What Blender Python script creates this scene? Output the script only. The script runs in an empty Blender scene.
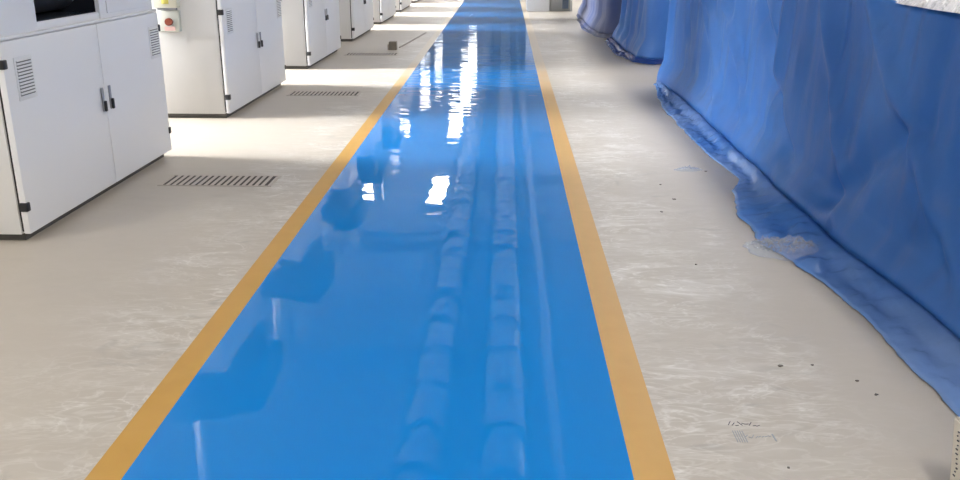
import bpy, bmesh, math, random
from mathutils import Vector, Matrix, noise

S = bpy.context.scene
C = S.collection
R = math.radians
PI = math.pi

# ------------------------------------------------------------------ camera, world, exposure
F_PX, CAM_H = 900.0, 1.6
PITCH = math.atan(298 / F_PX)
YAW = math.atan(26 * math.cos(PITCH) / F_PX)
cam_d = bpy.data.cameras.new('camera')
cam = bpy.data.objects.new('camera', cam_d)
C.objects.link(cam)
cam_d.sensor_width = 36
cam_d.lens = F_PX / 960 * 36
cam_d.clip_end = 200
cam.location = (0, 0, CAM_H)
cam.rotation_euler = (PI / 2 - PITCH, 0, YAW)
S.camera = cam

S.view_settings.view_transform = 'Standard'
S.view_settings.look = 'None'
S.view_settings.gamma = 1
S.view_settings.use_curve_mapping = False
S.view_settings.exposure = 0.0
S.cycles.use_denoising = True
S.cycles.max_bounces = 8
S.cycles.sample_clamp_indirect = 6

W = bpy.data.worlds.new('world')
S.world = W
W.use_nodes = True
W.node_tree.nodes['Background'].inputs[0].default_value = (0.75, 0.85, 1.0, 1)
W.node_tree.nodes['Background'].inputs[1].default_value = 0.6

LAMP_STRENGTH = 30.0
FILL_LAMP_STRENGTH = 33.0
WINDOW_POWER = 72.0

# ------------------------------------------------------------------ materials
def new_mat(name):
    m = bpy.data.materials.new(name)
    m.use_nodes = True
    nt = m.node_tree
    return m, nt, nt.nodes['Principled BSDF']

def node(nt, t, **kw):
    n = nt.nodes.new(t)
    for k, v in kw.items():
        setattr(n, k, v)
    return n

def link(nt, a, b):
    nt.links.new(a, b)

def simple(name, col, rough=0.5, metal=0.0, var=0.06, nscale=3.0, spec=0.5, bump=0.0, bscale=40):
    m, nt, b = new_mat(name)
    b.inputs['Roughness'].default_value = rough
    b.inputs['Metallic'].default_value = metal
    b.inputs['Specular IOR Level'].default_value = spec
    tc = node(nt, 'ShaderNodeTexCoord')
    nz = node(nt, 'ShaderNodeTexNoise')
    nz.inputs['Scale'].default_value = nscale
    nz.inputs['Detail'].default_value = 4
    link(nt, tc.outputs['Object'], nz.inputs['Vector'])
    mx = node(nt, 'ShaderNodeMixRGB')
    mx.inputs[1].default_value = (*[c * (1 - var) for c in col], 1)
    mx.inputs[2].default_value = (*[min(1, c * (1 + var)) for c in col], 1)
    link(nt, nz.outputs['Fac'], mx.inputs[0])
    link(nt, mx.outputs[0], b.inputs['Base Color'])
    if bump:
        n2 = node(nt, 'ShaderNodeTexNoise')
        n2.inputs['Scale'].default_value = bscale
        link(nt, tc.outputs['Object'], n2.inputs['Vector'])
        bp = node(nt, 'ShaderNodeBump')
        bp.inputs['Distance'].default_value = bump
        link(nt, n2.outputs['Fac'], bp.inputs['Height'])
        link(nt, bp.outputs[0], b.inputs['Normal'])
    return m

def emit(name, col, strength):
    m, nt, b = new_mat(name)
    b.inputs['Base Color'].default_value = (0.8, 0.8, 0.8, 1)
    b.inputs['Emission Color'].default_value = (*col, 1)
    b.inputs['Emission Strength'].default_value = strength
    return m

def math_node(nt, op, a, b=None, c=None, clamp=False):
    n = node(nt, 'ShaderNodeMath', operation=op, use_clamp=clamp)
    for i, v in enumerate((a, b, c)):
        if v is None:
            continue
        if isinstance(v, (int, float)):
            n.inputs[i].default_value = v
        else:
            link(nt, v, n.inputs[i])
    return n.outputs[0]

def map_range(nt, v, a, b, c=0.0, d=1.0):
    n = node(nt, 'ShaderNodeMapRange', interpolation_type='SMOOTHSTEP')
    link(nt, v, n.inputs[0])
    for i, q in enumerate((a, b, c, d)):
        n.inputs[i + 1].default_value = q
    return n.outputs[0]

def noise_tex(nt, vec, scale, stretch=(1, 1, 1), detail=4, dist=0.0, rot=0.0, loc=(0, 0, 0)):
    mp = node(nt, 'ShaderNodeMapping')
    mp.inputs['Scale'].default_value = stretch
    mp.inputs['Rotation'].default_value = (0, 0, rot)
    mp.inputs['Location'].default_value = loc
    link(nt, vec, mp.inputs[0])
    n = node(nt, 'ShaderNodeTexNoise')
    n.inputs['Scale'].default_value = scale
    n.inputs['Detail'].default_value = detail
    n.inputs['Distortion'].default_value = dist
    link(nt, mp.outputs[0], n.inputs['Vector'])
    return n.outputs['Fac']

def floor_material():
    m, nt, b = new_mat('beige_epoxy')
    pos = node(nt, 'ShaderNodeNewGeometry').outputs['Position']
    sep = node(nt, 'ShaderNodeSeparateXYZ')
    link(nt, pos, sep.inputs[0])
    x = sep.outputs[0]
    big = noise_tex(nt, pos, 0.7, detail=3)
    mid = noise_tex(nt, pos, 5.0, (1, 1.6, 1), detail=5, dist=0.6)
    mx = node(nt, 'ShaderNodeMixRGB')
    mx.inputs[1].default_value = (0.47, 0.415, 0.345, 1)
    mx.inputs[2].default_value = (0.56, 0.505, 0.435, 1)
    link(nt, math_node(nt, 'ADD', math_node(nt, 'MULTIPLY', big, 0.55), math_node(nt, 'MULTIPLY', mid, 0.45)), mx.inputs[0])
    # pale wiping marks and sanding swirls, thickest next to the walkway stripes
    sw = noise_tex(nt, pos, 2.6, (0.8, 1.9, 1), detail=5, dist=2.2, rot=0.5)
    line = math_node(nt, 'ABSOLUTE', math_node(nt, 'SUBTRACT', sw, 0.5))
    thin = map_range(nt, line, 0.035, 0.0)
    sw2 = noise_tex(nt, pos, 7.0, (0.6, 1.6, 1), detail=3, dist=1.5, rot=-0.35)
    thin2 = map_range(nt, math_node(nt, 'ABSOLUTE', math_node(nt, 'SUBTRACT', sw2, 0.5)), 0.05, 0.0)
    patch = map_range(nt, noise_tex(nt, pos, 1.7, detail=3, loc=(5, 2, 0)), 0.36, 0.64)
    smear = map_range(nt, noise_tex(nt, pos, 5.0, (0.55, 1.3, 1), detail=6, dist=1.1), 0.42, 0.72)
    left = math_node(nt, 'MULTIPLY', map_range(nt, x, -2.1, -1.4), map_range(nt, x, -1.2, -1.31))
    right = math_node(nt, 'MULTIPLY', map_range(nt, x, 0.45, 0.56), map_range(nt, math_node(nt, 'ADD', x, math_node(nt, 'MULTIPLY', big, 0.5)), 1.62, 1.30))
    band = math_node(nt, 'ADD', left, right, clamp=True)
    mk = math_node(nt, 'ADD', math_node(nt, 'MULTIPLY', thin, 0.5), math_node(nt, 'MULTIPLY', thin2, 0.4))
    mk = math_node(nt, 'ADD', mk, math_node(nt, 'MULTIPLY', smear, 0.55))
    mk = math_node(nt, 'MULTIPLY', mk, math_node(nt, 'MULTIPLY_ADD', patch, 0.8, 0.2))
    mk = math_node(nt, 'MULTIPLY', mk, math_node(nt, 'MULTIPLY_ADD', band, 0.72, 0.05), clamp=True)
    mx2 = node(nt, 'ShaderNodeMixRGB')
    link(nt, mk, mx2.inputs[0])
    link(nt, mx.outputs[0], mx2.inputs[1])
    mx2.inputs[2].default_value = (0.80, 0.77, 0.72, 1)
    # faint darker scuffs on the right
    sc = map_range(nt, noise_tex(nt, pos, 3.3, (1, 1.4, 1), detail=6, dist=1.0, loc=(9, 1, 0)), 0.60, 0.74)
    sc = math_node(nt, 'MULTIPLY', sc, math_node(nt, 'MULTIPLY_ADD', band, 0.25, 0.08))
    mx3 = node(nt, 'ShaderNodeMixRGB')
    link(nt, sc, mx3.inputs[0])
    link(nt, mx2.outputs[0], mx3.inputs[1])
    mx3.inputs[2].default_value = (0.30, 0.28, 0.25, 1)
    link(nt, mx3.outputs[0], b.inputs['Base Color'])
    b.inputs['Roughness'].default_value = 0.42
    b.inputs['Specular IOR Level'].default_value = 0.4
    bp = node(nt, 'ShaderNodeBump')
    bp.inputs['Distance'].default_value = 0.002
    bp.inputs['Strength'].default_value = 0.6
    link(nt, mid, bp.inputs['Height'])
    link(nt, bp.outputs[0], b.inputs['Normal'])
    return m

def walkway_material():
    m, nt, b = new_mat('blue_gloss_paint')
    pos = node(nt, 'ShaderNodeNewGeometry').outputs['Position']
    v = noise_tex(nt, pos, 1.2, detail=3)
    mx = node(nt, 'ShaderNodeMixRGB')
    mx.inputs[1].default_value = (0.004, 0.222, 0.65, 1)
    mx.inputs[2].default_value = (0.006, 0.24, 0.70, 1)
    link(nt, v, mx.inputs[0])
    link(nt, mx.outputs[0], b.inputs['Base Color'])
    b.inputs['Roughness'].default_value = 0.02
    b.inputs['IOR'].default_value = 1.5
    n1 = noise_tex(nt, pos, 2.4, (0.7, 1.5, 1), detail=1)
    n2 = noise_tex(nt, pos, 5.0, (0.13, 1.9, 1), detail=2, loc=(3, 0, 0))
    # the coat was rolled on more unevenly towards the far half
    sep = node(nt, 'ShaderNodeSeparateXYZ')
    link(nt, pos, sep.inputs[0])
    n3 = noise_tex(nt, pos, 11.0, (0.10, 1.7, 1), detail=2, loc=(1, 4, 0))
    amp = map_range(nt, sep.outputs[1], 6.5, 11.0, 0.05, 1.5)
    rip = math_node(nt, 'MULTIPLY', math_node(nt, 'ADD', math_node(nt, 'MULTIPLY', n2, 0.9), math_node(nt, 'MULTIPLY', n3, 0.42)), amp)
    n4 = noise_tex(nt, pos, 7.0, (1.2, 0.8, 1), detail=1, loc=(7, 4, 0))
    h = math_node(nt, 'ADD', math_node(nt, 'ADD', math_node(nt, 'MULTIPLY', n1, 0.8), math_node(nt, 'MULTIPLY', n4, 0.09)), rip)
    bp = node(nt, 'ShaderNodeBump')
    bp.inputs['Strength'].default_value = 1.0
    bp.inputs['Distance'].default_value = 0.0022
    link(nt, h, bp.inputs['Height'])
    link(nt, bp.outputs[0], b.inputs['Normal'])
    return m

def stripe_material():
    m, nt, b = new_mat('yellow_line_paint')
    pos = node(nt, 'ShaderNodeNewGeometry').outputs['Position']
    v = noise_tex(nt, pos, 6.0, detail=5, dist=0.4)
    mx = node(nt, 'ShaderNodeMixRGB')
    mx.inputs[1].default_value = (0.54, 0.295, 0.055, 1)
    mx.inputs[2].default_value = (0.62, 0.36, 0.085, 1)
    link(nt, v, mx.inputs[0])
    # distant glare painted into the colour: the line pales nearly to the floor
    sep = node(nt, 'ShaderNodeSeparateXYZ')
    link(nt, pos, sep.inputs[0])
    far_glare = math_node(nt, 'ADD', sep.outputs[1], math_node(nt, 'MULTIPLY', noise_tex(nt, pos, 1.5, detail=4), 3.0))
    far_glare = math_node(nt, 'MULTIPLY', map_range(nt, far_glare, 10.8, 15.0), 0.93)
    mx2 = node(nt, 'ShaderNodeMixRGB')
    link(nt, far_glare, mx2.inputs[0])
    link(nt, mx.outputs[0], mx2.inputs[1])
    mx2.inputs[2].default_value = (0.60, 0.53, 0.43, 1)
    link(nt, mx2.outputs[0], b.inputs['Base Color'])
    b.inputs['Roughness'].default_value = 0.4
    return m

def tarp_material(name, c1, c2, transl=0.25, transp=0.0, rough=0.36, far=0.0):
    m, nt, b = new_mat(name)
    tc = node(nt, 'ShaderNodeTexCoord').outputs['Object']
    v = noise_tex(nt, tc, 1.0, (1, 1, 0.6), detail=3, dist=0.5)
    mx = node(nt, 'ShaderNodeMixRGB')
    mx.inputs[1].default_value = (*c1, 1)
    mx.inputs[2].default_value = (*c2, 1)
    link(nt, map_range(nt, v, 0.3, 0.7), mx.inputs[0])
    link(nt, mx.outputs[0], b.inputs['Base Color'])
    b.inputs['Roughness'].default_value = rough
    b.inputs['Specular IOR Level'].default_value = 0.28
    fine = noise_tex(nt, tc, 6.0, (1, 1, 0.55), detail=4, dist=0.9)
    bp = node(nt, 'ShaderNodeBump')
    bp.inputs['Distance'].default_value = 0.02
    bp.inputs['Strength'].default_value = 0.3
    link(nt, fine, bp.inputs['Height'])
    link(nt, bp.outputs[0], b.inputs['Normal'])
    tr = node(nt, 'ShaderNodeBsdfTranslucent')
    link(nt, mx.outputs[0], tr.inputs[0])
    ms = node(nt, 'ShaderNodeMixShader')
    ms.inputs[0].default_value = transl
    link(nt, b.outputs[0], ms.inputs[1])
    link(nt, tr.outputs[0], ms.inputs[2])
    out = ms.outputs[0]
    if transp:
        tp = node(nt, 'ShaderNodeBsdfTransparent')
        tp.inputs[0].default_value = (0.68, 0.79, 0.98, 1)
        m2 = node(nt, 'ShaderNodeMixShader')
        fac = noise_tex(nt, tc, 4.0, detail=4)
        amt = map_range(nt, fac, 0.3, 0.7, transp * 0.6, min(1, transp * 1.4))
        if far:      # the hem is thinner, clearer plastic at its far end
            sp = node(nt, 'ShaderNodeSeparateXYZ')
            link(nt, tc, sp.inputs[0])
            amt = math_node(nt, 'ADD', amt, map_range(nt, sp.outputs[1], 0.2, 1.6, 0.0, far), clamp=True)
        link(nt, amt, m2.inputs[0])
        link(nt, out, m2.inputs[1])
        link(nt, tp.outputs[0], m2.inputs[2])
        out = m2.outputs[0]
    link(nt, out, nt.nodes['Material Output'].inputs[0])
    return m

def film_material():
    m, nt, b = new_mat('clear_film')
    b.inputs['Base Color'].default_value = (0.95, 0.97, 1, 1)
    b.inputs['Roughness'].default_value = 0.12
    tp = node(nt, 'ShaderNodeBsdfTransparent')
    tp.inputs[0].default_value = (0.95, 0.97, 1, 1)
    ms = node(nt, 'ShaderNodeMixShader')
    ms.inputs[0].default_value = 0.88
    link(nt, b.outputs[0], ms.inputs[1])
    link(nt, tp.outputs[0], ms.inputs[2])
    link(nt, ms.outputs[0], nt.nodes['Material Output'].inputs[0])
    return m

M = dict(
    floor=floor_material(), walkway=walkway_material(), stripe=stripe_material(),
    wall=simple('wall_paint', (0.62, 0.60, 0.57), 0.8),
    ceiling=simple('ceiling_panel', (0.50, 0.53, 0.56), 0.85),
    steel=simple('steel_beam', (0.55, 0.56, 0.58), 0.6),
    white=simple('white_powder_coat', (0.86, 0.865, 0.88), 0.38, var=0.02, nscale=1.2),
    white_side=simple('warm_white_powder_coat', (0.80, 0.79, 0.77), 0.42, var=0.02, nscale=1.2),
    ledge=simple('ledge_white', (0.78, 0.79, 0.80), 0.3, var=0.02),
    black=simple('black_plastic', (0.012, 0.012, 0.015), 0.4, var=0.1),
    gap=simple('dark_gasket', (0.03, 0.03, 0.03), 0.8),
    plinth=simple('plinth_grey', (0.10, 0.095, 0.085), 0.7),
    lining=simple('dark_lining', (0.022, 0.025, 0.034), 0.25, var=0.2),
    drum=simple('steel_drum', (0.34, 0.36, 0.41), 0.28, metal=0.9),
    header=simple('header_grey', (0.13, 0.15, 0.18), 0.6),
    vent_dark=simple('vent_shadow_grey', (0.16, 0.165, 0.18), 0.7),
    handle_grey=simple('handle_grey', (0.34, 0.35, 0.38), 0.4, metal=0.5),
    cream=simple('cream_plastic', (0.72, 0.71, 0.60), 0.45, var=0.03),
    pale_green=simple('pale_grey_plastic', (0.60, 0.62, 0.56), 0.45, var=0.03),
    red=simple('dull_red_button', (0.20, 0.035, 0.012), 0.35, var=0.1),
    pink=simple('pink_label', (0.75, 0.50, 0.46), 0.6),
    yellow=simple('yellow_label', (0.60, 0.54, 0.12), 0.5),
    duct=simple('galvanised_duct', (0.78, 0.80, 0.82), 0.3, metal=0.25, var=0.1, nscale=6),
    grate=simple('beige_grate', (0.54, 0.48, 0.41), 0.5, var=0.05),
    recess=simple('grate_recess', (0.085, 0.07, 0.06), 0.9),
    block=simple('brown_block', (0.27, 0.235, 0.19), 0.8, var=0.15),
    block_pale=simple('pale_cardboard', (0.42, 0.37, 0.30), 0.8),
    carton=simple('cream_cardboard', (0.66, 0.61, 0.52), 0.75, var=0.05),
    ink=simple('ink', (0.06, 0.06, 0.08), 0.7),
    blue_ink=simple('blue_grey_ink', (0.33, 0.37, 0.40), 0.7),
    chip=simple('dark_chip', (0.16, 0.14, 0.12), 0.8),
    strip=simple('grey_strip', (0.36, 0.325, 0.28), 0.7),
    tarp_a=tarp_material('blue_tarp', (0.042, 0.175, 0.54), (0.074, 0.238, 0.64)),
    tarp_a_skirt=tarp_material('thin_blue_tarp_edge', (0.065, 0.215, 0.60), (0.22, 0.36, 0.68), 0.08, 0.08, 0.24, far=0.08),
    tarp_b=tarp_material('deep_blue_tarp', (0.075, 0.25, 0.72), (0.15, 0.37, 0.82), rough=0.3),
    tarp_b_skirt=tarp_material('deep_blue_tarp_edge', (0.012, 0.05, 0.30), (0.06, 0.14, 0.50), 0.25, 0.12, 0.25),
    tarp_c=tarp_material('greyed_blue_tarp', (0.15, 0.205, 0.44), (0.34, 0.36, 0.50)),
    tarp_c_skirt=tarp_material('greyed_blue_tarp_edge', (0.13, 0.18, 0.42), (0.42, 0.40, 0.45), 0.3, 0.3),
    film=film_material(),
    white_wrap=simple('white_plastic_wrap', (0.86, 0.84, 0.85), 0.25, var=0.06, bump=0.03, bscale=22),
    grey_metal=simple('grey_metal', (0.42, 0.43, 0.41), 0.45),
    dark_glass=simple('dark_blue_glass', (0.10, 0.14, 0.20), 0.12),
    lamp=emit('lamp_diffuser_bright', (1.0, 0.98, 0.95), LAMP_STRENGTH),
    lamp_fill=emit('fill_lamp_diffuser', (1.0, 0.975, 0.94), FILL_LAMP_STRENGTH),
    pane=emit('daylit_pane', (0.92, 0.96, 1.0), 1.6),
    strap=simple('hanger_steel', (0.16, 0.16, 0.16), 0.5, metal=0.6),
)

# ------------------------------------------------------------------ mesh helpers
class MB:
    def __init__(self):
        self.bm = bmesh.new()

    def box(self, a, b, bev=0.0, seg=2):
        lo = Vector([min(a[i], b[i]) for i in range(3)])
        hi = Vector([max(a[i], b[i]) for i in range(3)])
        mat = Matrix.Translation((lo + hi) / 2) @ Matrix.Diagonal((*(hi - lo), 1))
        r = bmesh.ops.create_cube(self.bm, size=1, matrix=mat)
        if bev:
            es = set()
            for v in r['verts']:
                es.update(v.link_edges)
            bmesh.ops.bevel(self.bm, geom=list(es), offset=bev, segments=seg, affect='EDGES', profile=0.5)
        return self

    def cyl(self, p, q, r, seg=20, r2=None):
        p, q = Vector(p), Vector(q)
        d = q - p
        mat = Matrix.Translation((p + q) / 2) @ d.to_track_quat('Z', 'Y').to_matrix().to_4x4()
        bmesh.ops.create_cone(self.bm, cap_ends=True, segments=seg, radius1=r, radius2=r if r2 is None else r2, depth=d.length, matrix=mat)
        return self

    def poly_prism(self, pts, h):
        vs = [self.bm.verts.new(p) for p in pts]
        f = self.bm.faces.new(vs)
        r = bmesh.ops.extrude_face_region(self.bm, geom=[f])
        vv = [g for g in r['geom'] if isinstance(g, bmesh.types.BMVert)]
        bmesh.ops.translate(self.bm, vec=h, verts=vv)
        return self

    def grid(self, rows, close=False):
        vs = [[self.bm.verts.new(p) for p in r] for r in rows]
        for i in range(len(vs) - 1):
            n = len(vs[i])
            for j in range(n if close else n - 1):
                k = (j + 1) % n
                self.bm.faces.new((vs[i][j], vs[i][k], vs[i + 1][k], vs[i + 1][j]))
        return self

    def build(self, name, mat, parent=None, smooth=True, loc=None):
        bmesh.ops.recalc_face_normals(self.bm, faces=self.bm.faces)
        me = bpy.data.meshes.new(name)
        self.bm.to_mesh(me)
        self.bm.free()
        if smooth:
            for p in me.polygons:
                p.use_smooth = True
            me.set_sharp_from_angle(angle=R(40))
        me.materials.append(M[mat])
        o = bpy.data.objects.new(name, me)
        C.objects.link(o)
        if parent:
            o.parent = parent
        if loc:
            o.location = loc
        return o

def tag(o, label=None, cat=None, group=None, kind=None):
    for k, v in (('label', label), ('category', cat), ('group', group), ('kind', kind)):
        if v:
            o[k] = v
    return o

def empty(name, loc=(0, 0, 0), label=None, cat=None, group=None):
    o = bpy.data.objects.new(name, None)
    C.objects.link(o)
    o.location = loc
    o.empty_display_size = 0.2
    return tag(o, label, cat, group)

def copy_tree(o, parent=None):
    c = o.copy()
    C.objects.link(c)
    c.parent = parent
    for ch in list(o.children):
        copy_tree(ch, c)
    return c

def lerp(a, b, t):
    return a + (b - a) * t

def YS(y):
    return 1.0958 * y + 0.123

def TB(tab):
    return [(YS(y), x * 0.987) for y, x in tab]

def sstep(a, b, x):
    t = min(1, max(0, (x - a) / (b - a)))
    return t * t * (3 - 2 * t)

def table(tab, x):
    if x <= tab[0][0]:
        return tab[0][1]
    for (x0, y0), (x1, y1) in zip(tab, tab[1:]):
        if x <= x1:
            t = (x - x0) / (x1 - x0)
            t = t * t * (3 - 2 * t) * 0.5 + t * 0.5
            return lerp(y0, y1, t)
    return tab[-1][1]

# ------------------------------------------------------------------ the hall
XL, XR, YB, YF, HC = -8.0, 9.0, -7.0, 58.0, 5.2
def struct(name, mb, mat, smooth=False):
    return tag(mb.build(name, mat, smooth=smooth), kind='structure')

struct('floor', MB().box((XL, YB, -0.12), (XR, YF, 0)), 'floor')
struct('ceiling', MB().box((XL, YB, HC), (XR, YF, HC + 0.15)), 'ceiling')
struct('wall_right', MB().box((XR, YB, 0), (XR + 0.2, YF, HC)), 'wall')
struct('wall_back', MB().box((XL, YF, 0), (XR, YF + 0.2, HC)), 'wall')
struct('wall_front', MB().box((XL, YB - 0.2, 0), (XR, YB, HC)), 'wall')
# left wall: piers between tall windows
win_y = [(7.0, 8.3), (10.7, 11.9), (17.7, 18.7), (21.0, 22.1), (24.4, 25.5), (28.5, 30.5), (34, 36)]
wl = MB()
prev = YB
for a, b in win_y:
    wl.box((XL - 0.2, prev, 0), (XL, a, HC))
    wl.box((XL - 0.2, a, 0), (XL, b, 0.9))
    wl.box((XL - 0.2, a, 3.2), (XL, b, HC))
    prev = b
wl.box((XL - 0.2, prev, 0), (XL, YF, HC))
struct('wall_left', wl, 'wall')
for i, (a, b) in enumerate(win_y):
    root = empty('window_%d' % (i + 1), (XL, (a + b) / 2, 0.9))
    tag(root, kind='structure')
    w = (b - a) / 2
    fr = MB()
    for y in (-w, -0.03, w - 0.06):
        fr.box((-0.10, y, 0), (-0.04, y + 0.06, 2.3))
    for z in (0, 1.1, 2.24):
        fr.box((-0.10, -w, z), (-0.04, w, z + 0.06))
    tag(fr.build('window_frame', 'white', root, smooth=False), kind='structure')
    tag(MB().box((-0.09, -w, 0), (-0.08, w, 2.3)).build('pane', 'pane', root, smooth=False), kind='structure')
    ld = bpy.data.lights.new('daylight', 'AREA')
    ld.shape = 'RECTANGLE'
    ld.size, ld.size_y = (b - a) * 0.75, 1.2
    ld.energy = WINDOW_POWER * (b - a) * (0.9, 1.5, 1.8, 2.2, 2.2, 1.5, 1.5)[i]
    ld.color = (0.97, 0.98, 1.0)
    ld.spread = R(38)
    lo = bpy.data.objects.new('daylight', ld)
    C.objects.link(lo)
    lo.location = (XL + 0.03, (a + b) / 2, 2.55)
    d = Vector((-2.3, (a + b) / 2, 0)) - lo.location
    lo.rotation_euler = d.to_track_quat('-Z', 'Z').to_euler()

for i, y in enumerate(range(-4, 58, 6)):
    b = MB()
    b.box((XL, y - 0.1, HC - 0.02), (XR, y + 0.1, HC)).box((XL, y - 0.02, HC - 0.24), (XR, y + 0.02, HC)).box((XL, y - 0.1, HC - 0.26), (XR, y + 0.1, HC - 0.24))
    struct('trim_%d' % (i + 1), b, 'steel')

# painted walkway and its yellow edge lines
struct('floor_walkway', MB().box((-1.19, YB + 0.5, 0), (0.415, YF - 1, 0.003)), 'walkway')
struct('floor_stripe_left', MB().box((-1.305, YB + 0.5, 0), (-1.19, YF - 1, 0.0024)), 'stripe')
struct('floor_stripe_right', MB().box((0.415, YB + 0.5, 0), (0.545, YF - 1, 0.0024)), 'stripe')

# ------------------------------------------------------------------ lamps and ducts overhead (mirrored in the walkway, save the added side rows)
def ceiling_lamp(x, y, l, w, mat, label, group):
    t = empty('ceiling_lamp', (x, y, HC), label, 'lamp', group)
    h = MB().box((-w / 2 - 0.03, -l / 2 - 0.03, -0.20), (w / 2 + 0.03, l / 2 + 0.03, -0.13), 0.01)
    h.build('housing', 'white', t)
    MB().box((-w / 2, -l / 2, -0.215), (w / 2, l / 2, -0.2)).build('diffuser', mat, t, smooth=False)
    for s in (-1, 1):
        MB().cyl((0, s * l * 0.35, -0.13), (0, s * l * 0.35, 0.0), 0.012, 8).build('hanger', 'strap', t)
    return t

for y in (24.4, 33.5, 42.5, 51.5):
    ceiling_lamp(-1.83, y, 3.4, 0.42, 'lamp', 'long bright ceiling lamp mirrored as a white streak in the blue walkway', 'lamps over the walkway')
    ceiling_lamp(-3.75, y, 1.5, 0.40, 'lamp', 'short bright ceiling lamp over the machine row', 'lamps over the machine row')
for y in (-4.5, 1.5, 7.5, 13.5, 19.5, 25.5, 34.5, 43.5):  # side rows added out of view to light floor and cabinets
    for x in (-6.3, 2.9, 6.2) + ((-5.4,) if y < 8 else ()):  # extra left row added to brighten the near tarp
        ceiling_lamp(x, y, 2.4, 0.45, 'lamp_fill', 'added unseen ceiling lamp in the side rows, lighting the hall', 'added side rows of ceiling lamps')

def duct(x, z, r, label, flange, name='air_duct'):
    t = empty(name, (x, YB + 0.2, z), label, 'duct')
    L = YF - YB - 0.4
    body = MB()
    rows = []
    n = int(L / 0.25)
    for i in range(n + 1):
        y = L * i / n
        rr = r * (1 + 0.012 * math.sin(i * 2.1))
        rows.append([(rr * math.cos(a * PI / 12), y, rr * math.sin(a * PI / 12)) for a in range(24)])
    body.grid(rows, close=True)
    body.build('duct_pipe', 'duct', t)
    if flange:
        k = 0
        y = 1.0
        while y < L:
            rg = MB()
            rows = [[(q * math.cos(a * PI / 12), yy, q * math.sin(a * PI / 12)) for a in range(24)]
                    for q, yy in ((r, y - 0.03), (r + 0.05, y - 0.03), (r + 0.05, y + 0.03), (r, y + 0.04))]
            rg.grid(rows, close=True)
            rg.build('flange', 'strap', t)
            y += 1.15 if y < 32 else 3.5
    y = 2.0
    while y < L:
        MB().box((-0.015, y, r * 0.9), (0.015, y + 0.03, HC - z)).build('hanger_strap', 'strap', t)
        y += 6
    return t

duct(-1.02, 4.62, 0.27, 'left of two round galvanised ducts mirrored in the blue walkway', True)
duct(0.02, 4.62, 0.29, 'right of two round galvanised ducts mirrored in the blue walkway', True)
duct(0.72, 4.75, 0.09, 'thin straight pipe beside the round ducts, mirrored in the walkway', False, 'ceiling_pipe')

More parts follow.
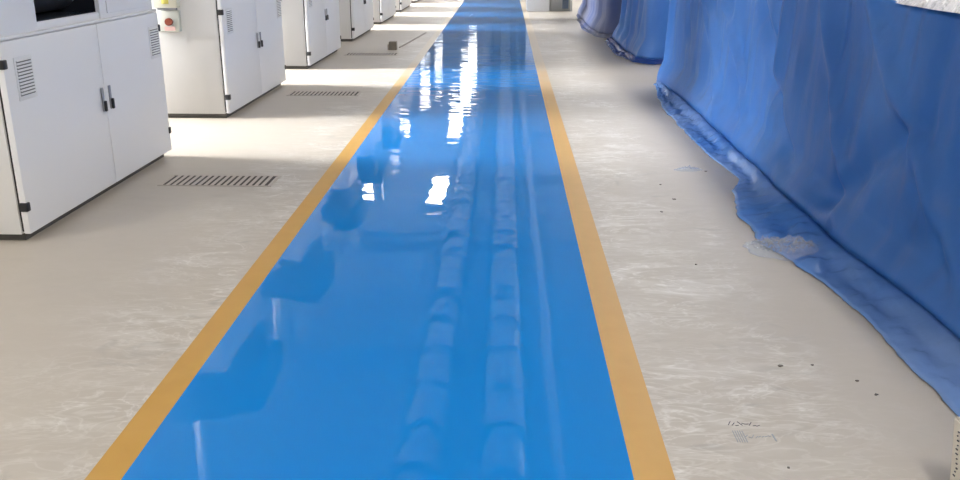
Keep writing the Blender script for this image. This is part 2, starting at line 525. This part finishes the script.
# ------------------------------------------------------------------ white machine row on the left
LEN = 2.17
SPLIT = 1.14
def make_machine():
    t = empty('machine_cabinet', (0, 0, 0))
    # body behind the doors
    MB().box((-1.3, 0.0, 0.045), (-0.052, LEN, 1.105), 0.006).build('cabinet_body', 'white_side', t)
    MB().box((-0.06, 0.012, 0.06), (-0.036, LEN - 0.012, 1.095)).build('door_gasket', 'gap', t, smooth=False)
    MB().box((-1.24, 0.04, 0.0), (-0.055, LEN - 0.04, 0.05)).build('plinth', 'plinth', t, smooth=False)
    for s in (0, 1):
        y0, y1 = (0.0, SPLIT - 0.003) if s == 0 else (SPLIT + 0.003, LEN)
        d = MB().box((-0.038, y0, 0.05), (0, y1, 1.100), 0.006).build('door', 'white', t)
        # louvred vent near the outer upper corner
        vy = 0.10 if s == 0 else LEN - 0.02 - 0.19
        v = MB().box((0.0, vy, 0.775), (0.005, vy + 0.19, 1.01), 0.003)
        v.build('vent_plate', 'ledge', d)
        sl = MB()
        for k in range(11):
            z = 0.80 + k * 0.0178
            sl.box((0.0045, vy + 0.018, z), (0.0062, vy + 0.172, z + 0.0065))
        sl.build('vent_slots', 'vent_dark', d, smooth=False)
        lv = MB()
        for k in range(11):
            z = 0.80 + k * 0.0178
            lv.poly_prism([(0.005, vy + 0.018, z + 0.0065), (0.012, vy + 0.018, z + 0.008), (0.005, vy + 0.018, z + 0.017)], (0, 0.154, 0))
        lv.build('vent_louvres', 'ledge', d, smooth=False)
        # swing handle
        hy = SPLIT + (-0.055 if s == 0 else 0.055)
        h = MB().box((0, hy - 0.013, 0.545), (0.012, hy + 0.013, 0.70), 0.005).build('handle_plate', 'handle_grey', d)
        MB().box((0.010, hy - 0.012, 0.545), (0.028, hy + 0.012, 0.615), 0.007).build('handle', 'black', d)
        # hinges on the outer edge
        for z in (0.205, 0.985):
            e0, e1 = (-0.010, 0.028) if s == 0 else (LEN - 0.028, LEN + 0.010)
            MB().box((-0.038, e0, z - 0.025), (0.010, e1, z + 0.025), 0.006).build('hinge', 'black', d)
    # ledge
    MB().box((-1.3, 0.0, 1.103), (-0.002, LEN, 1.122), 0.007, 3).build('ledge', 'ledge', t)
    # upper housing with an open bay
    u = MB()
    x0, x1 = -1.28, -0.03
    u.box((x0, 0.0, 1.115), (x1, 0.475, 1.98), 0.012).box((x0, 1.285, 1.115), (x1, LEN, 1.98), 0.012)
    u.box((x0, 0.47, 1.115), (x1 - 0.01, 1.29, 1.165), 0.01).box((x0, 0.47, 1.70), (x1, 1.29, 1.98), 0.012)
    u.box((x0, 0.47, 1.16), (-0.75, 1.29, 1.72))
    u.build('upper_housing', 'white', t)
    ln = MB()
    ln.box((-0.75, 0.474, 1.163), (-0.745, 1.286, 1.702)).box((-0.745, 0.474, 1.163), (-0.06, 0.48, 1.702)).box((-0.745, 1.28, 1.163), (-0.06, 1.286, 1.702))
    ln.box((-0.745, 0.48, 1.163), (-0.06, 1.28, 1.169))
    ln.build('bay_lining', 'lining', t, smooth=False)
    dr = MB()
    dr.cyl((-0.34, 0.485, 1.38), (-0.34, 1.275, 1.38), 0.205, 40)
    dr.build('drum', 'drum', t)
    MB().box((-0.032, 1.38, 1.15), (-0.023, 2.10, 1.93), 0.003).build('housing_panel', 'white', t)
    # feed chute with a dark header above
    MB().box((-1.25, 0.05, 1.975), (-0.32, 1.55, 2.72), 0.02).build('feed_chute', 'white', t)
    hd = MB().box((-1.28, 0.0, 2.715), (-0.32, 1.60, 3.25), 0.02)
    hd.build('chute_header', 'header', t)
    MB().box((-1.1, 0.9, 3.24), (-0.25, 2.1, 3.65), 0.02).build('header_hood', 'header', t)
    MB().cyl((-0.8, 0.6, 3.24), (-0.8, 0.6, 5.2), 0.14, 20).build('riser_duct', 'duct', t)
    # control boxes on the near side
    bx = MB().box((-0.605, -0.06, 0.815), (-0.385, 0.002, 1.005), 0.008).build('stop_button_box', 'pale_green', t)
    MB().cyl((-0.475, -0.09, 0.905), (-0.475, -0.05, 0.905), 0.034, 20).build('stop_button', 'red', bx)
    MB().box((-0.525, -0.0625, 0.825), (-0.425, -0.059, 0.862)).build('button_label', 'pink', bx, smooth=False)
    MB().box((-0.58, -0.045, 1.00), (-0.41, 0.002, 1.04)).build('box_neck', 'handle_grey', bx, smooth=False)
    up = MB().box((-0.60, -0.085, 1.03), (-0.38, 0.002, 1.30), 0.008).build('switch_box', 'cream', t)
    MB().box((-0.52, -0.089, 1.065), (-0.455, -0.083, 1.12), 0.002).build('switch_label', 'yellow', up)
    return t

unit_x = [-2.64, -2.605, -2.565, -2.545, -2.51, -2.49, -2.45]
unit_y = [4.715, 8.44, 11.94, 15.43, 18.78, 22.15, 25.6]
unit_lab = [
    'white machine cabinet nearest the camera, with a dark open bay above its ledge',
    'white machine cabinet with the red stop button on its side, behind the nearest one',
    'white machine cabinet whose doors face the small brown block on the floor',
    'fourth white machine cabinet from the camera, just past the small brown block',
    'fifth white machine cabinet from the camera along the left row',
    'sixth white machine cabinet from the camera along the left row',
    'farthest white machine cabinet at the top edge of the photo',
]
proto = make_machine()
for i, y in enumerate(unit_y):
    o = proto if i == 0 else copy_tree(proto)
    o.location = (unit_x[i], y, 0)
    o.rotation_euler = (0, 0, -0.0115)
    tag(o, unit_lab[i], 'machine', 'white machine cabinets along the left')

# ------------------------------------------------------------------ floor grates
def make_grate():
    t = empty('floor_grate')
    L, D = 0.79, 0.29
    MB().box((-L / 2 + 0.03, -D / 2 + 0.005, 0.0003), (L / 2 - 0.03, D / 2 - 0.005, 0.0015)).build('recess', 'recess', t, smooth=False)
    g = MB()
    g.box((-L / 2, -D / 2, 0), (L / 2, -D / 2 + 0.012, 0.004)).box((-L / 2, D / 2 - 0.012, 0), (L / 2, D / 2, 0.004))
    g.box((-L / 2, -D / 2, 0), (-L / 2 + 0.02, D / 2, 0.004)).box((L / 2 - 0.02, -D / 2, 0), (L / 2, D / 2, 0.004))
    n = 17
    p = (L - 0.04) / n
    for k in range(n - 1):
        x = -L / 2 + 0.02 + p * (k + 1)
        g.box((x - p * 0.27, -D / 2, 0), (x + p * 0.27, D / 2, 0.004))
    g.build('grate_bars', 'grate', t, smooth=False)
    return t

g0 = make_grate()
for i, (y, lab) in enumerate(((5.46, 'slotted floor grate in front of the nearest white cabinet'),
                              (8.97, 'slotted floor grate in front of the second white cabinet'),
                              (12.36, 'slotted floor grate just before the small brown block'))):
    o = g0 if i == 0 else copy_tree(g0)
    o.location = (-2.00, YS(y), 0)
    tag(o, lab, 'grate', 'slotted floor grates on the left')

# ------------------------------------------------------------------ small things on the left floor
t = empty('cardboard_block', (-1.755, YS(12.85), 0), 'small square brown block on the pale floor beside the walkway', 'block')
MB().box((-0.055, 0, 0), (0.065, 0.13, 0.125), 0.004).build('block_body', 'block', t)
MB().box((-0.075, 0.005, 0), (-0.055, 0.12, 0.085), 0.003).build('block_flap', 'block_pale', t)
st = MB()
a, b = Vector((-1.68, YS(13.17), 0)), Vector((-1.47, YS(15.4), 0))
d = (b - a).normalized()
nrm = Vector((-d.y, d.x, 0)) * 0.013
st.poly_prism([a - nrm, b - nrm, b + nrm, a + nrm], (0, 0, 0.012))
tag(st.build('cable_strip', 'strip', smooth=False), 'thin grey strip lying on the floor behind the small brown block', 'strip')

# ------------------------------------------------------------------ blue tarps on the right
def fbm(x, y, z, o=4):
    return noise.fractal(Vector((x, y, z)), 1.0, 2.0, o)

def make_tarp(name, label, y0, y1, bend, skirt, depth, height, mats, seed, fold, group, lean=0.22, folds=()):
    """a sheet thrown over a machine: bend(Y) is the X of the floor line, skirt(Y) the X of the outer hem, height(Y) the rim"""
    t = empty(name, (bend((y0 + y1) / 2) + depth / 2, (y0 + y1) / 2, 0), label, 'tarp', group)
    org = t.location.copy()
    # plan path: near end (from the back), front, far end
    P = []
    rc = 0.16
    xb0, xb1 = bend(y0 + rc), bend(y1 - rc)
    n_end, step = 26, 0.028
    for i in range(n_end):
        x = lerp(xb0 + depth, xb0 + rc, i / n_end)
        P.append((Vector((x, y0, 0)), Vector((0, -1, 0)), y0, 0))
    for i in range(10):
        a = PI / 2 * i / 10
        P.append((Vector((xb0 + rc - rc * math.sin(a), y0 + rc - rc * math.cos(a), 0)), Vector((-math.sin(a), -math.cos(a), 0)), y0, 0.0))
    n = int((y1 - y0 - 2 * rc) / step)
    for i in range(n + 1):
        y = lerp(y0 + rc, y1 - rc, i / n)
        P.append((Vector((bend(y), y, 0)), Vector((-1, 0, 0)), y, 1))
    for i in range(1, 11):
        a = PI / 2 * (1 - i / 10)
        P.append((Vector((xb1 + rc - rc * math.sin(a), y1 - rc + rc * math.cos(a), 0)), Vector((-math.sin(a), math.cos(a), 0)), y1, 0.0))
    for i in range(1, n_end + 1):
        x = lerp(xb1 + rc, xb1 + depth, i / n_end)
        P.append((Vector((x, y1, 0)), Vector((0, 1, 0)), y1, 0))
    # arc length
    U = [0.0]
    for a, b in zip(P, P[1:]):
        U.append(U[-1] + (b[0] - a[0]).length)
    NF, NT, NS = 46, 12, 10
    cover, hem = [[] for _ in range(NF + NT + 1)], [[] for _ in range(NS + 1)]
    for (p, nr, y, front), u in zip(P, U):
        h = height(y)
        sw = max(0.05, p.x - skirt(y)) if front else 0.12 + 0.05 * fbm(u * 2, seed, 0)
        foot = 0.02 * fbm(u * 1.3, seed * 3.1, 4)
        for j in range(NF + 1):
            v = j / NF
            z = 0.055 + (h - 0.055) * v
            inward = lean * (v ** 1.15)
            # folds hang from the rim and fan out towards the floor
            s = seed * 7.3
            warp = 0.10 * fbm(u * 0.8, v * 1.2, s) * (1 - v)
            f1 = fbm((u + warp) * 2.3, v * 0.55, s, 3)
            f2 = fbm((u + warp * 1.5) * 4.2, v * 0.7, s + 9, 2)
            f3 = fbm(u * 9, v * 6, s + 3, 4)
            env = 0.30 + 0.70 * sstep(0.0, 0.5, v)
            off = fold * (0.9 * f1 + 0.45 * f2 * env) + 0.004 * f3
            for (ua, ub, w, dp, va, vb) in folds:
                uc = YS(lerp(ub, ua, v))
                q = (y - uc) / w
                if front and abs(q) < 3:
                    off += dp * math.exp(-q * q) * sstep(va - 0.12, va + 0.05, v) * (1 - sstep(vb - 0.05, vb + 0.12, v))
            off *= sstep(0, 0.10, v)
            off += foot * (1 - sstep(0, 0.3, v))
            q = p - nr * inward + nr * off
            q.z = z + 0.012
            if j < 3:
                pass
            q += nr * 0.10 * (1 - sstep(0, 0.16, v)) * (1 if front else 0.3)
            cover[j].append(q - org)
        rim = cover[NF][-1] + org
        cx = Vector((bend(min(max(y, y0 + rc), y1 - rc)) + depth * 0.55, min(max(p.y, y0 + 0.55), y1 - 0.55), 0))
        for j in range(1, NT + 1):
            v = j / NT
            q = rim.lerp(cx, v)
            q.z = h + 0.012 + 0.03 * math.sin(v * PI / 2) + 0.03 * fbm(q.x * 2.5, q.y * 2.5, seed) * math.sin(v * PI)
            cover[NF + j].append(q - org)
        for j in range(NS + 1):
            v = j / NS                                   # 0 at the hem, 1 under the fall
            ww = sw * (1 + 0.05 * fbm(u * 3.5, seed, 2) + 0.03 * fbm(u * 12, seed, 5)) if front else sw
            q = p + nr * (lerp(ww, 0.10 if front else 0.03, v) + foot)
            cr = abs(fbm(u * 5.0, v * 2.0 + 2, seed + 5, 4)) * (0.04 + 0.015 * sstep(6.8, 7.4, y)) + abs(fbm(u * 13, v * 5, seed + 6, 3)) * (0.015 + 0.012 * sstep(6.8, 7.4, y))
            edge = sstep(0, 0.35, v)
            q.z = 0.006 + cr * (0.18 + 0.82 * edge) * (1 - sstep(0.7, 1, v)) + 0.061 * sstep(0.45, 1, v)
            hem[j].append(q - org)
    c = MB().grid(cover).build('cover', mats[0], t)
    s = MB().grid(hem).build('skirt', mats[1], t)
    for o in (c, s):
        o.data.set_sharp_from_angle(angle=PI)
        md = o.modifiers.new('thickness', 'SOLIDIFY')
        md.thickness = 0.004
        md.offset = 1 if o is c else 0
    return t

bendA = lambda y: table(TB([(0.6, 2.02), (2.9, 2.0), (4.05, 1.93), (5.2, 1.92), (6.9, 1.95), (8.2, 1.96), (9.6, 1.90)]), y)
skirtA = lambda y: table(TB([(0.6, 1.66), (2.5, 1.645), (3.26, 1.64), (3.58, 1.60), (4.0, 1.54), (4.3, 1.46), (4.75, 1.46), (5.25, 1.56), (5.58, 1.67), (6.46, 1.62), (8.1, 1.61), (8.9, 1.68), (9.7, 1.80)]), y)
heightA = lambda y: table([(YS(a), b) for a, b in [(0.6, 1.28), (3.75, 1.29), (4.5, 1.32), (5.2, 1.70), (6, 1.85), (9.6, 1.85)]], y)
make_tarp('tarp', 'large blue plastic tarp covering the nearest machine, reaching the right edge', YS(0.6), YS(9.72), bendA, skirtA, 1.9, heightA,
          ('tarp_a', 'tarp_a_skirt'), 1.0, 0.052, 'blue tarps along the right', lean=0.05,
          folds=((8.9, 7.0, 0.10, 0.06, 0.1, 1.0), (8.3, 6.1, 0.08, 0.05, 0.15, 1.0), (9.1, 8.6, 0.09, -0.06, 0.3, 1.0), (8.6, 7.6, 0.07, 0.045, 0.4, 1.0), (5.65, 5.75, 0.035, 0.02, 0.0, 1.0), (3.2, 4.6, 0.16, -0.07, 0.05, 0.55),
                 (7.3, 5.0, 0.12, -0.06, 0.1, 1.0), (6.2, 5.7, 0.10, -0.06, 0.3, 1.0), (5.2, 4.2, 0.10, 0.05, 0.1, 1.0), (4.4, 3.0, 0.10, 0.05, 0.1, 1.0)))
bendB = lambda y: table(TB([(11.3, 1.98), (12.4, 1.92), (14.4, 1.92)]), y)
skirtB = lambda y: table(TB([(11.3, 1.86), (11.6, 1.80), (12.36, 1.66), (14.2, 1.70)]), y)
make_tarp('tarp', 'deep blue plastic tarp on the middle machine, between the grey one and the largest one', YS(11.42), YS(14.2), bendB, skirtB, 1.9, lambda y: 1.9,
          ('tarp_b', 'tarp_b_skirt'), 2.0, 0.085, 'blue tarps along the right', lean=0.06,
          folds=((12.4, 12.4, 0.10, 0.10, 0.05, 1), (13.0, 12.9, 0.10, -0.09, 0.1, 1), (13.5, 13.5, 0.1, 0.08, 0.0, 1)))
bendC = lambda y: table(TB([(14.5, 1.78), (16, 1.72), (19.2, 1.76)]), y)
skirtC = lambda y: table(TB([(14.5, 1.64), (15.0, 1.60), (16.0, 1.50), (17.5, 1.55), (19.2, 1.63)]), y)
make_tarp('tarp', 'greyish blue tarp farthest along the right side', YS(14.62), YS(19.3), bendC, skirtC, 1.9, lambda y: 1.9,
          ('tarp_c', 'tarp_c_skirt'), 3.0, 0.06, 'blue tarps along the right', lean=0.05)

# crumpled clear film over the tarp hem
def crumple(name, mat, cx, cy, rx, ry, rot, z0, hz, seed, label, cat, n=34, fr=9.0, base=None, rnd=0.5):
    rows = []
    for i in range(n + 1):
        r = []
        for j in range(n + 1):
            a, b = i / n * 2 - 1, j / n * 2 - 1
            k = 1 + 0.44 * rnd * fbm(a * 1.7 + seed, b * 1.7, 3)
            # square to rounded blob
            x, y = a * math.sqrt(1 - b * b * rnd) * k, b * math.sqrt(1 - a * a * rnd) * k
            e = max(0, 1 - (a * a + b * b) / 1.6)
            z = z0 + hz * (0.35 * e + 0.65 * abs(fbm(x * fr / 3, y * fr / 3, seed, 5)) * (0.3 + e))
            rim = max(abs(a), abs(b)) if rnd < 0.2 else math.sqrt(min(1, a * a + b * b))
            z = z0 + (z - z0) * (1 - sstep(0.72, 1.0, rim)) - (0.03 * sstep(0.93, 1.0, rim) if rnd < 0.2 else 0)
            px, py = x * rx, y * ry
            qx, qy = px * math.cos(rot) - py * math.sin(rot), px * math.sin(rot) + py * math.cos(rot)
            if base:
                z += base(cx + qx, cy + qy)
            r.append((qx, qy, z))
        rows.append(r)
    o = MB().grid(rows).build(name, mat, None, smooth=False, loc=(cx, cy, 0))
    md = o.modifiers.new('thickness', 'SOLIDIFY')
    md.thickness = 0.002
    return tag(o, label, cat)

crumple('plastic_film', 'film', 1.50, 4.66, 0.19, 0.15, R(-40), 0.010, 0.075, 4.0, 'crumpled clear plastic film scrap at the hem of the largest tarp', 'film', n=46, fr=22,
        base=lambda x, y: 0.05 * sstep(1.46, 1.70, x))
crumple('plastic_film', 'film', 1.36, YS(5.83), 0.10, 0.05, R(6), 0.004, 0.03, 7.0, 'tiny clear film shred on the bare floor beside the largest tarp', 'film', n=16, fr=10)
crumple('plastic_sheet', 'white_wrap', 2.44, 3.95, 0.53, 1.05, 0, 1.345, 0.17, 9.0, 'crinkled white plastic sheet on top of the largest tarp, top right corner', 'plastic sheet', fr=10, rnd=0.1)

# ------------------------------------------------------------------ far end, right of the walkway
t = empty('machine_box', (0.82, YS(20.4), 0), 'plain white machine box at the far end beside the walkway', 'machine')
MB().box((-0.30, 0, 0.0), (0.245, 0.7, 1.3), 0.012).build('box_body', 'ledge', t)
MB().box((-0.31, -0.01, 1.3), (0.255, 0.71, 1.33), 0.008).build('box_lid', 'white', t)
t = empty('control_cabinet', (1.36, YS(20.5), 0), 'grey metal cabinet with dark window beside the far white box', 'cabinet')
MB().box((-0.27, 0, 0), (0.26, 0.5, 1.6), 0.01).build('cabinet_body', 'grey_metal', t)
MB().box((0.02, -0.012, 0.06), (0.17, 0.0, 1.2), 0.004).build('window_pane', 'dark_glass', t)
MB().box((0.21, -0.02, 0), (0.25, 0.0, 1.6), 0.004).build('corner_post', 'ledge', t)

# ------------------------------------------------------------------ carton at the bottom right corner
t = empty('carton', (1.356, 2.387, 0), 'cream cardboard carton with dark marks at the bottom right corner, by the tarp', 'carton')
cb = MB()
hh = 0.20
base = [(0, 0), (0.20, 0.02), (0.19, -0.30), (0.01, -0.32)]
topo = [(0.050, 0.139), (0.255, 0.139), (0.25, -0.18), (0.06, -0.19)]
vb = [cb.bm.verts.new((x, y, 0)) for x, y in base]
vt = [cb.bm.verts.new((x, y, hh)) for x, y in topo]
cb.bm.faces.new(vb)
cb.bm.faces.new(vt)
for i in range(4):
    k = (i + 1) % 4
    cb.bm.faces.new((vb[i], vb[k], vt[k], vt[i]))
bmesh.ops.bevel(cb.bm, geom=list(cb.bm.edges), offset=0.004, segments=2, affect='EDGES')
cb.build('carton_body', 'carton', t)
ik = MB()
random.seed(3)
for k in range(14):
    z = 0.03 + k * 0.011
    f = z / hh
    yy = lerp(0, 0.139, f) - 0.03 - random.random() * 0.012
    xx = 0.050 * f
    ik.box((xx - 0.0015, yy, z), (xx + 0.004, yy + 0.004 + random.random() * 0.008, z + 0.003))
ik.build('printed_marks', 'ink', t, smooth=False)

# ------------------------------------------------------------------ marks and scraps on the right floor
def ink_mark(name, x, y, strokes, mat, label, cat):
    m = MB()
    for (ax, ay, bx, by, w) in strokes:
        a, b = Vector((ax, ay, 0)), Vector((bx, by, 0))
        d = (b - a).normalized()
        q = Vector((-d.y, d.x, 0)) * w / 2
        m.poly_prism([a - q, b - q, b + q, a + q], (0, 0, 0.0012))
    return tag(m.build(name, mat, None, smooth=False, loc=(x, y, 0.0002)), label, cat)

random.seed(8)
s1 = []
for k in range(9):
    a = -0.05 + k * 0.012
    s1.append((a, 0.045 + random.uniform(-.015, .015), a + 0.012, 0.045 + random.uniform(-.018, .018), 0.0025))
ink_mark('ink_scribble', 0.84, YS(2.41), s1, 'ink', 'small dark scribble on the beige floor near the bottom edge', 'scribble')
s2 = []
for k in range(5):
    s2.append((-0.045 + k * 0.008, 0.02, -0.044 + k * 0.008, -0.055, 0.0025))
for k in range(8):
    a = -0.01 + k * 0.011
    s2.append((a, -0.018 + random.uniform(-.01, .01), a + 0.009, -0.018 + random.uniform(-.012, .012), 0.0025))
s2.append((0.085, 0.0, 0.087, -0.045, 0.005))
ink_mark('ink_scribble', 0.84, YS(2.39), s2, 'blue_ink', 'faint blue grey scribble just below the dark scribble on the floor', 'scribble')
specks = [(1.12, 2.87, 0.020, 'dark speck of dirt on the floor above the scribble'),
          (1.25, 2.88, 0.012, 'tiny dirt speck on the floor nearest the tarp hem'),
          (1.10, 5.44, 0.018, 'tiny dark speck on the floor left of the small film shred'),
          (1.13, 5.10, 0.030, 'flat dark scrap on the floor closer than the tiny speck'),
          (1.00, 4.83, 0.020, 'small grey scrap on the floor, halfway from the stripe to the tarp'),
          (1.02, 3.95, 0.012, 'tiny lone speck on the floor left of the clear film'),
          (1.50, 5.80, 0.030, 'dark scrap caught at the largest tarp\'s hem'),
          (1.38, 2.76, 0.014, 'small speck on the floor right of the dirt speck, before the tarp'),
          (1.41, 2.66, 0.016, 'speck on the floor near the carton and the tarp hem'),
          (0.93, 2.20, 0.010, 'tiny dark speck at the bottom edge below the scribble')]
random.seed(5)
for (x, y, r, lab) in specks:
    m = MB()
    pts = []
    for k in range(7):
        a = k / 7 * 2 * PI
        rr = r * 0.62 * random.uniform(0.5, 1.1)
        pts.append((rr * math.cos(a) * 0.9, rr * math.sin(a) * 0.7, 0))
    m.poly_prism(pts, (0, 0, 0.004))
    tag(m.build('dirt_speck', 'chip', None, smooth=False, loc=(x * 0.987, YS(y), 0.0)), lab, 'speck', 'dirt specks on the right floor')
